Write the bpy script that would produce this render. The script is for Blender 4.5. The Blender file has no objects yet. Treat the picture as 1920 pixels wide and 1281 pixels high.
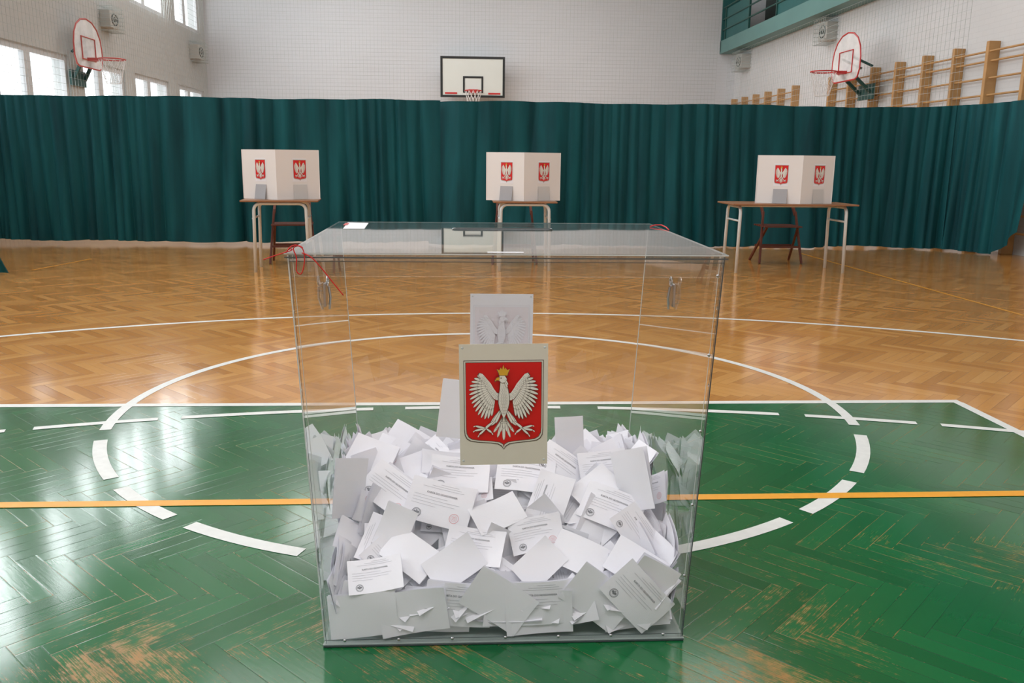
import bpy, bmesh, math, random
from mathutils import Vector, Matrix
R = math.radians
random.seed(7)
scene = bpy.context.scene
col = scene.collection
try:
    scene.view_settings.view_transform = 'Standard'
except Exception:
    pass

# ------------------------------------------------------------------ camera
TH, PSI, RHO, FPX, H = R(12.0), R(3.2), R(0.62), 1600.0, 1.2
cd = bpy.data.cameras.new('camera'); cam = bpy.data.objects.new('camera', cd); col.objects.link(cam)
cd.sensor_width = 36.0; cd.lens = 36.0 * FPX / 1920.0; cd.clip_start = 0.05; cd.clip_end = 200
M = Matrix.Rotation(-PSI, 4, 'Z') @ Matrix.Rotation(R(90) - TH, 4, 'X') @ Matrix.Rotation(RHO, 4, 'Z')
M.translation = Vector((0, 0, H)); cam.matrix_world = M
scene.camera = cam
M3 = M.to_3x3()
def ray(px, py): return M3 @ Vector(((px - 960) / FPX, (640.5 - py) / FPX, -1))
def atz(px, py, z=0.0):
    d = ray(px, py); t = (z - H) / d.z; return Vector((d.x * t, d.y * t, z))
def aty(px, py, y):
    d = ray(px, py); t = y / d.y; return Vector((d.x * t, y, H + d.z * t))
def atx(px, py, x):
    d = ray(px, py); t = x / d.x; return Vector((x, d.y * t, H + d.z * t))

# ------------------------------------------------------------------ materials
def newmat(name):
    m = bpy.data.materials.new(name); m.use_nodes = True
    return m, m.node_tree.nodes, m.node_tree.links, m.node_tree.nodes['Principled BSDF']
def mat(name, c, rough=0.6, metal=0.0, noise=0.0, nscale=8.0, bump=0.0, spec=0.5, coat=0.0):
    m, n, l, b = newmat(name)
    b.inputs['Base Color'].default_value = (*c, 1); b.inputs['Roughness'].default_value = rough
    b.inputs['Metallic'].default_value = metal; b.inputs['Specular IOR Level'].default_value = spec
    b.inputs['Coat Weight'].default_value = coat
    tc = n.new('ShaderNodeTexCoord'); nz = n.new('ShaderNodeTexNoise')
    nz.inputs['Scale'].default_value = nscale; nz.inputs['Detail'].default_value = 5
    l.new(tc.outputs['Object'], nz.inputs['Vector'])
    if noise > 0:
        mx = n.new('ShaderNodeMix'); mx.data_type = 'RGBA'
        mx.inputs['A'].default_value = (*[max(0, x * (1 - noise)) for x in c], 1)
        mx.inputs['B'].default_value = (*[min(1, x * (1 + noise)) for x in c], 1)
        l.new(nz.outputs['Fac'], mx.inputs['Factor']); l.new(mx.outputs['Result'], b.inputs['Base Color'])
    if bump > 0:
        bp = n.new('ShaderNodeBump'); bp.inputs['Strength'].default_value = bump
        l.new(nz.outputs['Fac'], bp.inputs['Height']); l.new(bp.outputs['Normal'], b.inputs['Normal'])
    return m
def brickmat(name, c, axis):
    m, n, l, b = newmat(name)
    g = n.new('ShaderNodeNewGeometry'); sp = n.new('ShaderNodeSeparateXYZ'); cb = n.new('ShaderNodeCombineXYZ')
    l.new(g.outputs['Position'], sp.inputs[0])
    l.new(sp.outputs[axis], cb.inputs[0]); l.new(sp.outputs['Z'], cb.inputs[1])
    br = n.new('ShaderNodeTexBrick'); l.new(cb.outputs[0], br.inputs['Vector'])
    br.inputs['Scale'].default_value = 1.0; br.inputs['Brick Width'].default_value = 0.26
    br.inputs['Row Height'].default_value = 0.078; br.inputs['Mortar Size'].default_value = 0.005
    br.inputs['Color1'].default_value = (*c, 1); br.inputs['Color2'].default_value = (*[x * .985 for x in c], 1)
    br.inputs['Mortar'].default_value = (*[x * .94 for x in c], 1)
    nz = n.new('ShaderNodeTexNoise'); nz.inputs['Scale'].default_value = .35; l.new(g.outputs['Position'], nz.inputs['Vector'])
    mx = n.new('ShaderNodeMix'); mx.data_type = 'RGBA'; mx.blend_type = 'MULTIPLY'; mx.inputs['Factor'].default_value = .15
    l.new(br.outputs['Color'], mx.inputs['A']); l.new(nz.outputs['Fac'], mx.inputs['B'])
    l.new(mx.outputs['Result'], b.inputs['Base Color']); b.inputs['Roughness'].default_value = .75
    bp = n.new('ShaderNodeBump'); bp.inputs['Strength'].default_value = .1; bp.inputs['Distance'].default_value = .01
    l.new(br.outputs['Fac'], bp.inputs['Height']); bp.invert = True; l.new(bp.outputs['Normal'], b.inputs['Normal'])
    return m
def acrylic(name, haze=0.02, k=1.7, rough=0.0, c=(.92, .94, .94), trans=0.0):
    m, n, l, b = newmat(name)
    def mth(op, a, c_=None, clamp=False):
        x = n.new('ShaderNodeMath'); x.operation = op; x.use_clamp = clamp
        for i, v in enumerate((a, c_)):
            if v is None: continue
            if isinstance(v, (int, float)): x.inputs[i].default_value = v
            else: l.new(v, x.inputs[i])
        return x.outputs[0]
    geo = n.new('ShaderNodeNewGeometry'); mi = n.new('ShaderNodeMix'); mi.data_type = 'FLOAT'
    mi.inputs['A'].default_value = 1.49; mi.inputs['B'].default_value = 1 / 1.49
    l.new(geo.outputs['Backfacing'], mi.inputs['Factor'])
    fr = n.new('ShaderNodeFresnel'); l.new(mi.outputs['Result'], fr.inputs['IOR'])
    F = mth('MULTIPLY', fr.outputs[0], k, True)
    nz = n.new('ShaderNodeTexNoise'); nz.inputs['Scale'].default_value = 3; nz.inputs['Detail'].default_value = 6
    tc = n.new('ShaderNodeTexCoord'); l.new(tc.outputs['Object'], nz.inputs['Vector'])
    hz = mth('MULTIPLY', nz.outputs['Fac'], haze * 2)
    al = mth('ADD', F, hz, True)
    l.new(al, b.inputs['Alpha']); l.new(mth('DIVIDE', F, mth('ADD', F, mth('ADD', hz, .0001))), b.inputs['Metallic'])
    b.inputs['Base Color'].default_value = (*c, 1); b.inputs['Roughness'].default_value = rough
    b.inputs['Specular IOR Level'].default_value = 0.0
    b.inputs['Transmission Weight'].default_value = trans
    return m

def floormat():
    m, n, l, b = newmat('parquet')
    def math_(op, a, c=None, clamp=False):
        x = n.new('ShaderNodeMath'); x.operation = op; x.use_clamp = clamp
        for i, v in enumerate((a, c)):
            if v is None: continue
            if isinstance(v, (int, float)): x.inputs[i].default_value = v
            else: l.new(v, x.inputs[i])
        return x.outputs[0]
    def mixc(f, a, c, bt='MIX'):
        x = n.new('ShaderNodeMix'); x.data_type = 'RGBA'; x.blend_type = bt
        for k, v in (('Factor', f), ('A', a), ('B', c)):
            if isinstance(v, (int, float)): x.inputs[k].default_value = v
            elif isinstance(v, tuple): x.inputs[k].default_value = (*v, 1)
            else: l.new(v, x.inputs[k])
        return x.outputs['Result']
    at = n.new('ShaderNodeAttribute'); at.attribute_name = 'plank'
    sp = n.new('ShaderNodeSeparateColor'); l.new(at.outputs['Color'], sp.inputs[0])
    r, u, v = sp.outputs[0], sp.outputs[1], sp.outputs[2]
    ori = at.outputs['Alpha']
    geo = n.new('ShaderNodeNewGeometry'); ps = n.new('ShaderNodeSeparateXYZ'); l.new(geo.outputs['Position'], ps.inputs[0])
    cb = n.new('ShaderNodeCombineXYZ')
    l.new(math_('MULTIPLY', u, 1.6), cb.inputs[0]); l.new(math_('MULTIPLY', v, 2.2), cb.inputs[1]); l.new(math_('MULTIPLY', r, 60.0), cb.inputs[2])
    gr = n.new('ShaderNodeTexNoise'); gr.inputs['Scale'].default_value = 3.0; gr.inputs['Detail'].default_value = 6
    l.new(cb.outputs[0], gr.inputs['Vector'])
    fac = math_('ADD', math_('MULTIPLY', r, .65), math_('MULTIPLY', gr.outputs['Fac'], .35))
    cr = n.new('ShaderNodeValToRGB'); l.new(fac, cr.inputs[0])
    e = cr.color_ramp.elements; e[0].position = .05; e[0].color = (.42, .175, .034, 1); e[1].position = .95; e[1].color = (.68, .355, .105, 1)
    x = e.new(.5); x.color = (.57, .262, .062, 1)
    wood = cr.outputs[0]
    wood = mixc(math_('MULTIPLY', ori, .08), wood, (.68, .39, .14))  # one plank direction paler: sheen difference painted into the wood colour
    du = math_('MULTIPLY', math_('MINIMUM', u, math_('SUBTRACT', 1.0, u)), .36)
    dv = math_('MULTIPLY', math_('MINIMUM', v, math_('SUBTRACT', 1.0, v)), .06)
    d = math_('MINIMUM', du, dv)
    gap = math_('LESS_THAN', d, .0009)
    wood = mixc(math_('MULTIPLY', gap, .5), wood, (.10, .04, .015))
    mk = math_('MULTIPLY', math_('GREATER_THAN', ps.outputs[0], -2.36), math_('LESS_THAN', ps.outputs[0], 2.56))
    mk = math_('MULTIPLY', mk, math_('LESS_THAN', ps.outputs[1], KEYY))
    big = n.new('ShaderNodeTexNoise'); big.inputs['Scale'].default_value = 1.9; big.inputs['Detail'].default_value = 4
    l.new(geo.outputs['Position'], big.inputs['Vector'])
    fine = n.new('ShaderNodeTexNoise'); fine.inputs['Scale'].default_value = 22; fine.inputs['Detail'].default_value = 10; fine.inputs['Roughness'].default_value = .75
    l.new(geo.outputs['Position'], fine.inputs['Vector'])
    sc = n.new('ShaderNodeCombineXYZ'); l.new(math_('MULTIPLY', u, 2.5), sc.inputs[0]); l.new(math_('MULTIPLY', v, 7.0), sc.inputs[1]); l.new(math_('MULTIPLY', r, 90.0), sc.inputs[2])
    scr = n.new('ShaderNodeTexNoise'); scr.inputs['Scale'].default_value = 2.2; scr.inputs['Detail'].default_value = 7; scr.inputs['Roughness'].default_value = .7
    l.new(sc.outputs[0], scr.inputs['Vector'])
    near = math_('MULTIPLY', math_('SUBTRACT', 2.4, ps.outputs[1]), .10)
    w = math_('ADD', math_('MULTIPLY', big.outputs['Fac'], .55), math_('MULTIPLY', scr.outputs['Fac'], .50))
    w = math_('ADD', w, math_('MULTIPLY', fine.outputs['Fac'], .35))
    w = math_('ADD', w, near); w = math_('ADD', w, math_('MULTIPLY', math_('SUBTRACT', r, .5), .05))
    scuff = math_('MULTIPLY', math_('SUBTRACT', w, .795), 8.0, True)
    gl0 = math_('ADD', math_('ADD', math_('MULTIPLY', fine.outputs['Fac'], .6), math_('MULTIPLY', big.outputs['Fac'], .5)), math_('MULTIPLY', r, .14))
    gline = math_('MULTIPLY', math_('LESS_THAN', d, .0012), math_('GREATER_THAN', gl0, .65))
    wear = math_('MAXIMUM', math_('MULTIPLY', scuff, .85), math_('MULTIPLY', gline, .6))
    green = mixc(r, (.005, .100, .030), (.009, .138, .042))
    green = mixc(math_('MULTIPLY', gap, .45), green, (.003, .035, .015))
    green = mixc(wear, green, mixc(.6, wood, (.36, .13, .028)))
    colr = mixc(mk, wood, green)
    l.new(colr, b.inputs['Base Color'])
    rg = math_('ADD', .10, math_('MULTIPLY', fine.outputs['Fac'], .09))
    rg = math_('ADD', rg, math_('MULTIPLY', math_('MULTIPLY', mk, wear), .3))
    l.new(rg, b.inputs['Roughness'])
    b.inputs['Coat Weight'].default_value = .2; b.inputs['Coat Roughness'].default_value = .08
    hgt = math_('ADD', math_('MULTIPLY', math_('MINIMUM', d, .003), 120.0), math_('MULTIPLY', gr.outputs['Fac'], .45))
    bp = n.new('ShaderNodeBump'); bp.inputs['Strength'].default_value = .18; bp.inputs['Distance'].default_value = .002
    l.new(hgt, bp.inputs['Height']); l.new(bp.outputs['Normal'], b.inputs['Normal'])
    return m

def curtainmat():
    m, n, l, b = newmat('teal_curtain_cloth')
    tc = n.new('ShaderNodeTexCoord'); mp = n.new('ShaderNodeMapping'); mp.inputs['Scale'].default_value = (2.5, 2.5, .25)
    l.new(tc.outputs['Object'], mp.inputs[0])
    nz = n.new('ShaderNodeTexNoise'); nz.inputs['Scale'].default_value = 2; nz.inputs['Detail'].default_value = 5; l.new(mp.outputs[0], nz.inputs['Vector'])
    cr = n.new('ShaderNodeValToRGB'); l.new(nz.outputs['Fac'], cr.inputs[0]); e = cr.color_ramp.elements
    e[0].position = .3; e[0].color = (.003, .042, .052, 1); e[1].position = .7; e[1].color = (.007, .098, .112, 1)
    l.new(cr.outputs[0], b.inputs['Base Color']); b.inputs['Roughness'].default_value = .7
    b.inputs['Sheen Weight'].default_value = .06; b.inputs['Sheen Tint'].default_value = (.2, .8, .85, 1); b.inputs['Specular IOR Level'].default_value = .2
    return m

KEYY = atz(900, 757, 0).y + .02
MT = dict(
    parquet=floormat(), curtain=curtainmat(),
    white_line=mat('white_line_paint', (.74, .76, .74), .35, noise=.12, nscale=30),
    orange_line=mat('orange_line_paint', (.82, .37, .03), .35, noise=.12, nscale=30),
    faint_orange=mat('faint_orange_paint', (.66, .31, .04), .35),
    wall=brickmat('white_brick', (.74, .77, .81), 'X'), wall_side=brickmat('white_brick_side', (.72, .735, .75), 'Y'),
    plaster=mat('plaster', (.52, .53, .52), .8, noise=.05, nscale=2),
    ceiling=mat('ceiling_paint', (.7, .7, .7), .9, noise=.04),
    frame=mat('window_frame_white', (.62, .63, .64), .4, noise=.03),
    pane=acrylic('window_glass', 0.0, 1.2),
    wood=mat('ladder_wood', (.50, .28, .105), .45, noise=.25, nscale=6),
    desk=mat('desk_plywood', (.30, .14, .065), .4, noise=.25, nscale=9),
    tube=mat('pale_painted_steel', (.68, .72, .72), .3, metal=.1, noise=.05),
    chair=mat('brown_stained_wood', (.12, .032, .018), .4, noise=.25, nscale=12),
    card=mat('white_card', (.80, .78, .77), .65, noise=.02, nscale=3),
    card_shadow=mat('shadow_grey_card', (.38, .38, .40), .7, noise=.03),
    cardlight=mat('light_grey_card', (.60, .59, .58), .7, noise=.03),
    teal=mat('teal_paint', (.02, .12, .12), .5, noise=.15, nscale=2),
    tealpale=mat('pale_teal_paint', (.12, .26, .25), .5, noise=.1, nscale=2),
    dark=mat('dark_steel', (.03, .045, .04), .45, noise=.1),
    darkgreen=mat('dark_green_steel', (.015, .08, .07), .45, noise=.1),
    red=mat('red_paint', (.55, .03, .03), .4, noise=.08),
    red_faded=mat('faded_red_paint', (.50, .09, .08), .5, noise=.08),
    board=mat('white_board', (.70, .74, .70), .35, noise=.04, nscale=2),
    boardclear=acrylic('side_board_acrylic', 0.6, 1.2, .1, (.85, .86, .86)),
    net=mat('net_cord', (.46, .51, .50), .8, noise=.1),
    hoopnet=mat('white_net_cord', (.8, .8, .8), .8, noise=.05),
    black=mat('black_paint', (.012, .014, .014), .4, noise=.1),
    speaker=mat('beige_speaker', (.50, .50, .47), .6, noise=.08),
    acrylic=acrylic('clear_acrylic_glass', .004, 1.7, 0.0, trans=1.0),
    lid=acrylic('lid_acrylic_glass', .03, 1.2, .02, (.82, .86, .85)),
    edge=mat('acrylic_edge', (.62, .67, .68), .12, noise=.2, nscale=20, spec=.8),
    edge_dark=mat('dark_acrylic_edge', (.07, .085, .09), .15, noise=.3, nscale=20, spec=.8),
    base=mat('base_acrylic', (.34, .40, .38), .15, noise=.1, nscale=5),
    chrome=mat('chrome', (.50, .51, .53), .25, metal=1.0, noise=.05),
    cord=mat('red_cord', (.62, .015, .015), .5, noise=.1),
    paper=mat('ballot_paper', (.93, .925, 1.0), .7, noise=.02, nscale=20),
    ink=mat('grey_black_ink', (.24, .24, .27), .7, noise=.1), inklight=mat('grey_ink', (.56, .56, .61), .7, noise=.1),
    redink=mat('red_stamp_ink', (.80, .36, .38), .7, noise=.1),
    sheet=mat('cream_sheet', (.74, .71, .62), .45, noise=.04, nscale=15), sheetwhite=mat('white_sheet', (.83, .83, .88), .6, noise=.03),
    e_out=mat('emblem_outline', (.09, .07, .06), .4), e_cream=mat('emblem_silver', (.72, .70, .62), .4, noise=.05),
    e_red=mat('emblem_red', (.68, .010, .012), .35, noise=.05), e_white=mat('emblem_white', (.86, .84, .78), .4, noise=.04),
    e_gold=mat('emblem_gold', (.74, .42, .04), .4, noise=.1), e_line=mat('emblem_feather_line', (.24, .21, .18), .4),
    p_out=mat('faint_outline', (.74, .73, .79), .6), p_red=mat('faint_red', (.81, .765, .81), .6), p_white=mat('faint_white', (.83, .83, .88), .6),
)

# ------------------------------------------------------------------ mesh builder
class MB:
    def __init__(s): s.v = []; s.f = []; s.m = []
    def add(s, vs, fs, mi=0):
        o = len(s.v); s.v += [tuple(v) for v in vs]
        for f in fs: s.f.append([i + o for i in f]); s.m.append(mi)
        return s
    def box(s, a, b, mi=0):
        x0, y0, z0 = a; x1, y1, z1 = b
        return s.add([(x0, y0, z0), (x1, y0, z0), (x1, y1, z0), (x0, y1, z0), (x0, y0, z1), (x1, y0, z1), (x1, y1, z1), (x0, y1, z1)],
                     [(0, 3, 2, 1), (4, 5, 6, 7), (0, 1, 5, 4), (1, 2, 6, 5), (2, 3, 7, 6), (3, 0, 4, 7)], mi)
    def bar(s, p, q, w, h, mi=0, up=(0, 0, 1)):
        p = Vector(p); q = Vector(q); d = (q - p).normalized(); up = Vector(up)
        if abs(d.dot(up)) > .95: up = Vector((0, 1, 0))
        a = d.cross(up).normalized() * w / 2; b = a.cross(d).normalized() * h / 2
        vs = [p + a * i + b * j for i, j in ((-1, -1), (1, -1), (1, 1), (-1, 1))] + [q + a * i + b * j for i, j in ((-1, -1), (1, -1), (1, 1), (-1, 1))]
        return s.add(vs, [(0, 1, 2, 3), (7, 6, 5, 4), (0, 4, 5, 1), (1, 5, 6, 2), (2, 6, 7, 3), (3, 7, 4, 0)], mi)
    def tube(s, pts, r, seg=8, closed=False, mi=0):
        pts = [Vector(p) for p in pts]; n = len(pts); rings = []
        up = Vector((0, 0, 1)); prev = None
        for i, p in enumerate(pts):
            if closed: t = (pts[(i + 1) % n] - pts[i - 1]).normalized()
            else: t = (pts[min(i + 1, n - 1)] - pts[max(i - 1, 0)]).normalized()
            if prev is None:
                ref = up if abs(t.dot(up)) < .9 else Vector((1, 0, 0)); a = t.cross(ref).normalized()
            else: a = (prev - t * prev.dot(t)).normalized()
            prev = a; b = t.cross(a)
            rings.append([p + (a * math.cos(2 * math.pi * k / seg) + b * math.sin(2 * math.pi * k / seg)) * r for k in range(seg)])
        vs = [v for rg in rings for v in rg]; fs = []
        for i in range(n if closed else n - 1):
            j = (i + 1) % n
            for k in range(seg):
                k2 = (k + 1) % seg; fs.append((i * seg + k, i * seg + k2, j * seg + k2, j * seg + k))
        if not closed: fs.append(tuple(range(seg))[::-1]); fs.append(tuple((n - 1) * seg + k for k in range(seg)))
        return s.add(vs, fs, mi)
    def poly(s, pts, mi=0): return s.add(pts, [tuple(range(len(pts)))], mi)
    def dome(s, c, r, ax, hgt, seg=10):
        c = Vector(c); ax = Vector(ax).normalized(); ref = Vector((0, 0, 1)) if abs(ax.z) < .9 else Vector((1, 0, 0))
        a = ax.cross(ref).normalized(); b = ax.cross(a); vs = []
        for rr, hh in ((1, 0), (.85, .55), (.5, .9)):
            vs += [c + (a * math.cos(2 * math.pi * k / seg) + b * math.sin(2 * math.pi * k / seg)) * r * rr + ax * hgt * hh for k in range(seg)]
        vs.append(c + ax * hgt); fs = []
        for i in range(2):
            for k in range(seg): fs.append((i * seg + k, i * seg + (k + 1) % seg, (i + 1) * seg + (k + 1) % seg, (i + 1) * seg + k))
        for k in range(seg): fs.append((2 * seg + k, 2 * seg + (k + 1) % seg, 3 * seg))
        return s.add(vs, fs)
    def build(s, name, mats, parent=None, smooth=False, bevel=0):
        me = bpy.data.meshes.new(name); me.from_pydata(s.v, [], s.f)
        if not isinstance(mats, (list, tuple)): mats = [mats]
        for m in mats: me.materials.append(m)
        me.polygons.foreach_set('material_index', s.m)
        if smooth: me.polygons.foreach_set('use_smooth', [True] * len(s.f))
        me.update()
        o = bpy.data.objects.new(name, me); col.objects.link(o)
        if parent: o.parent = parent
        if bevel:
            bv = o.modifiers.new('bevel', 'BEVEL'); bv.width = bevel; bv.segments = 2; bv.limit_method = 'ANGLE'
        return o
def tag(o, label, cat, group=None, kind=None):
    o['label'] = label; o['category'] = cat
    if group: o['group'] = group
    if kind: o['kind'] = kind
    return o
def struct(o): o['kind'] = 'structure'; return o
def empty(name, loc, rz=0.0):
    o = bpy.data.objects.new(name, None); col.objects.link(o); o.location = loc; o.rotation_euler = (0, 0, rz); o.empty_display_size = .1
    return o

# ------------------------------------------------------------------ room
XL, XR, YF, ZC, YB = -7.0, 7.55, 24.6, 7.4, -5.0
def make_floor():
    W, n = .06, 6; verts = []; faces = []; mi = []; att = []
    def add(pts, m, at):
        o = len(verts); verts.extend(pts); faces.append([o + i for i in range(len(pts))]); mi.append(m); att.extend(at)
    add([(XL - .2, YB, -.004), (XR + .2, YB, -.004), (XR + .2, YF + .2, -.004), (XL - .2, YF + .2, -.004)], 0, [(.5, .5, .5, 0)] * 4)
    s2 = math.sqrt(.5); YM = 12.8
    def tr(p, q): return ((p + q) * s2 * W, (q - p) * s2 * W + 5)
    N = 240
    rnd = random.Random(3)
    for k in range(-N, N):
        m0 = -N // (2 * n) - 1
        for m in range(m0, -m0 + 1):
            for kind in (0, 1):
                if kind == 0: x0, y0, w, h = k + 2 * n * m, k, n, 1
                else: x0, y0, w, h = k, k - 2 * n + 1 + 2 * n * m, 1, n
                c = tr(x0 + w / 2, y0 + h / 2)
                if not (XL - .1 < c[0] < XR + .1 and -1.5 < c[1] < YM): continue
                pts = [(*tr(x0, y0), 0), (*tr(x0 + w, y0), 0), (*tr(x0 + w, y0 + h), 0), (*tr(x0, y0 + h), 0)]
                r = rnd.random()
                if kind == 0: at = [(r, 0, 0, 0), (r, 1, 0, 0), (r, 1, 1, 0), (r, 0, 1, 0)]
                else: at = [(r, 0, 0, 1), (r, 0, 1, 1), (r, 1, 1, 1), (r, 1, 0, 1)]
                add(pts, 0, at)
    z = .0012
    def quad(a, b, w, m, zz=z):
        a = Vector((a[0], a[1])); b = Vector((b[0], b[1])); d = (b - a).normalized(); nn = Vector((-d.y, d.x)) * w / 2
        add([(*(a - nn), zz), (*(b - nn), zz), (*(b + nn), zz), (*(a + nn), zz)], m, [(0, 0, 0, 0)] * 4)
    def arc(c, r, a0, a1, w, m, zz=z):
        if a1 < a0: a0, a1 = a1, a0
        k = max(2, int(abs(a1 - a0) * r / .06))
        for i in range(k):
            t0 = a0 + (a1 - a0) * i / k; t1 = a0 + (a1 - a0) * (i + 1) / k
            add([(c[0] + (r + q) * math.cos(t), c[1] + (r + q) * math.sin(t), zz) for q, t in ((-w / 2, t0), (w / 2, t0), (w / 2, t1), (-w / 2, t1))], m, [(0, 0, 0, 0)] * 4)
    yk = KEYY - .02; C = (.107, yk)
    quad((-2.36, yk), (2.56, yk), .05, 1); quad((2.54, yk - .025), (2.54, YB + .3), .05, 1); quad((-2.34, yk - .025), (-2.34, YB + .3), .05, 1)
    rc = 1.76
    def ang(px, py):
        p = atz(px, py); return math.atan2(p.y - C[1], p.x - C[0])
    al = ang(208, 806)
    arc(C, rc, ang(1590, 797), al + (2 * math.pi if al < 0 else 0), .05, 1, z + .0003)
    for a, b in (((1600, 815), (1603, 885)), ((1588, 902), (1505, 958)), ((1480, 978), (1230, 1058)),
                 ((200, 825), (208, 898)), ((222, 917), (315, 972)), ((348, 988), (555, 1045)), ((640, 1062), (900, 1078))):
        t0, t1 = ang(*a), ang(*b)
        if abs(t1 - t0) > math.pi:
            if t0 > 0: t0 -= 2 * math.pi
            else: t1 -= 2 * math.pi
        arc(C, rc, t0, t1, .055, 1, z + .0003)
    Cb = (.1, 4.07 - 7.0)
    def angb(px, py): p = atz(px, py); return math.atan2(p.y - Cb[1], p.x - Cb[0])
    for a, b in (((-120, 825), (8, 811)), ((62, 805), (297, 785)), ((342, 779), (700, 764)), ((760, 762), (1050, 762)), ((1120, 763), (1458, 773)), ((1508, 778), (1718, 793)), ((1765, 798), (2000, 820))):
        arc(Cb, 7.0, angb(*a), angb(*b), .045, 1, z + .0006)
    arc((.25, -.03), 6.75, R(20), R(160), .05, 1)
    a = atz(0, 948); b = atz(1920, 926); d = (b - a).normalized()
    quad(a - d * 3.5, b + d * 3.5, .05, 2, z + .0009)
    quad(atz(1500, 475), atz(1920, 592), .035, 3, z + .0004)
    quad(atz(60, 507), atz(170, 486), .035, 3, z + .0004)
    me = bpy.data.meshes.new('floor'); me.from_pydata(verts, [], faces)
    for k in ('parquet', 'white_line', 'orange_line', 'faint_orange'): me.materials.append(MT[k])
    me.polygons.foreach_set('material_index', mi)
    ca = me.color_attributes.new('plank', 'FLOAT_COLOR', 'CORNER')
    ca.data.foreach_set('color', [c for a_ in att for c in a_])
    me.update(); o = bpy.data.objects.new('floor', me); col.objects.link(o); struct(o)
make_floor()

struct(MB().box((XL - .3, YF, 0), (9.8, YF + .3, ZC)).build('wall_far', MT['wall']))
struct(MB().box((XL - .3, YB - .3, 0), (9.8, YB, ZC)).build('wall_near', MT['plaster']))
struct(MB().box((XL - .3, YB, ZC), (9.8, YF + .3, ZC + .2)).build('ceiling', MT['ceiling']))
wins_low = [(10.9, 12.9), (13.75, 16.2), (16.75, 18.75), (19.3, 21.45), (22.2, 24.2)]
wins_low2 = [(5.2, 7.1), (8.0, 10.0), (2.4, 4.3), (-.4, 1.5), (-3.2, -1.3)]
allw = sorted(wins_low + wins_low2)
zl0, zl1, zu0, zu1 = 1.5, 2.93, 4.35, 6.6
w = MB()
w.box((XL - .3, YB, 0), (XL, YF, zl0)); w.box((XL - .3, YB, zl1), (XL, YF, zu0)); w.box((XL - .3, YB, zu1), (XL, YF, ZC))
for (z0, z1) in ((zl0, zl1), (zu0, zu1)):
    y = YB
    for a, b in allw:
        w.box((XL - .3, y, z0), (XL, a, z1)); y = b
    w.box((XL - .3, y, z0), (XL, YF, z1))
struct(w.build('wall_left', MT['plaster']))
k = 0
for (a, b) in wins_low + wins_low2:
    for (z0, z1) in ((zl0, zl1), (zu0, zu1)):
        k += 1
        f = MB(); x0, x1 = XL - .12, XL - .04
        f.box((x0, a, z0), (x1, a + .1, z1)); f.box((x0, b - .1, z0), (x1, b, z1))
        f.box((x0, a + .1, z0), (x1, b - .1, z0 + .1)); f.box((x0, a + .1, z1 - .1), (x1, b - .1, z1))
        mm = a + (b - a) * .42; f.box((x0, mm - .10, z0 + .1), (x1, mm + .10, z1 - .1))
        fo = struct(f.build('window_%d' % k, MT['frame']))
        g = MB().poly([(XL - .08, a + .06, z0 + .06), (XL - .08, b - .06, z0 + .06), (XL - .08, b - .06, z1 - .06), (XL - .08, a + .06, z1 - .06)])
        g.build('pane', MT['pane'], fo)
zb = 4.15
struct(MB().box((XR, YB, 0), (XR + .3, YF, zb)).build('wall_right', MT['wall_side']))
struct(MB().box((9.5, YB, zb), (9.8, YF, ZC)).build('wall_balcony', MT['teal']))
bal = empty('balcony', (7.1, 12, zb))
tag(bal, 'teal spectator balcony with railing high above the wall bars', 'balcony')
MB().box((0, -16.9, 0.002), (2.39, 12.59, .06)).build('slab', MT['tealpale'], bal)
MB().box((-.02, -16.9, 0), (0.0, 12.59, .34)).build('fascia', MT['tealpale'], bal)
for zz in (.62, .9, 1.2): MB().tube([(0.02, -16.9, zz), (0.02, 12.5, zz)], .022, 8).build('rail', MT['darkgreen'], bal)
for i in range(14): MB().box((0.0, -13.5 + i * 1.98, .3), (.05, -13.45 + i * 1.98, 1.22)).build('railing_post', MT['darkgreen'], bal)
for i in range(7): MB().box((.03, -13.4 + i * 3.96, .34), (.04, -13.4 + i * 3.96 + 1.9, 1.15)).build('infill_panel', MT['teal'], bal)
MB().box((1.0, 9.5, .06), (2.2, 12.0, 1.5)).build('dark_opening', MT['dark'], bal)  # dark block added to stand for the dark opening in the balcony
MB().box((-.02, 12.5, .06), (.45, 12.56, 3.1)).build('end_screen', MT['teal'], bal)

# ------------------------------------------------------------------ nets
def safety_net(name, p0, du, nu, dv, nv, pitch, label):
    mb = MB(); p0 = Vector(p0); du = Vector(du); dv = Vector(dv); r = .0024
    for i in range(nu + 1):
        a = p0 + du * i * pitch; mb.tube([a, a + dv * nv * pitch], r, 3)
    for j in range(nv + 1):
        a = p0 + dv * j * pitch; mb.tube([a, a + du * nu * pitch], r, 3)
    return tag(mb.build(name, MT['net']), label, 'net')
safety_net('safety_net', (XL + .15, YF - .25, .01), (1, 0, 0), 138, (0, 0, 1), 70, .1, 'fine square-meshed safety net hanging before the far white brick wall')
safety_net('safety_net', (XL + .12, 12.5, .01), (0, 1, 0), 97, (0, 0, 1), 59, .12, 'fine safety net hanging along the window wall on the left')
safety_net('safety_net', (XR - .35, 12.5, .01), (0, 1, 0), 97, (0, 0, 1), 34, .12, 'fine safety net hanging before the wooden wall bars on the right')

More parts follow.
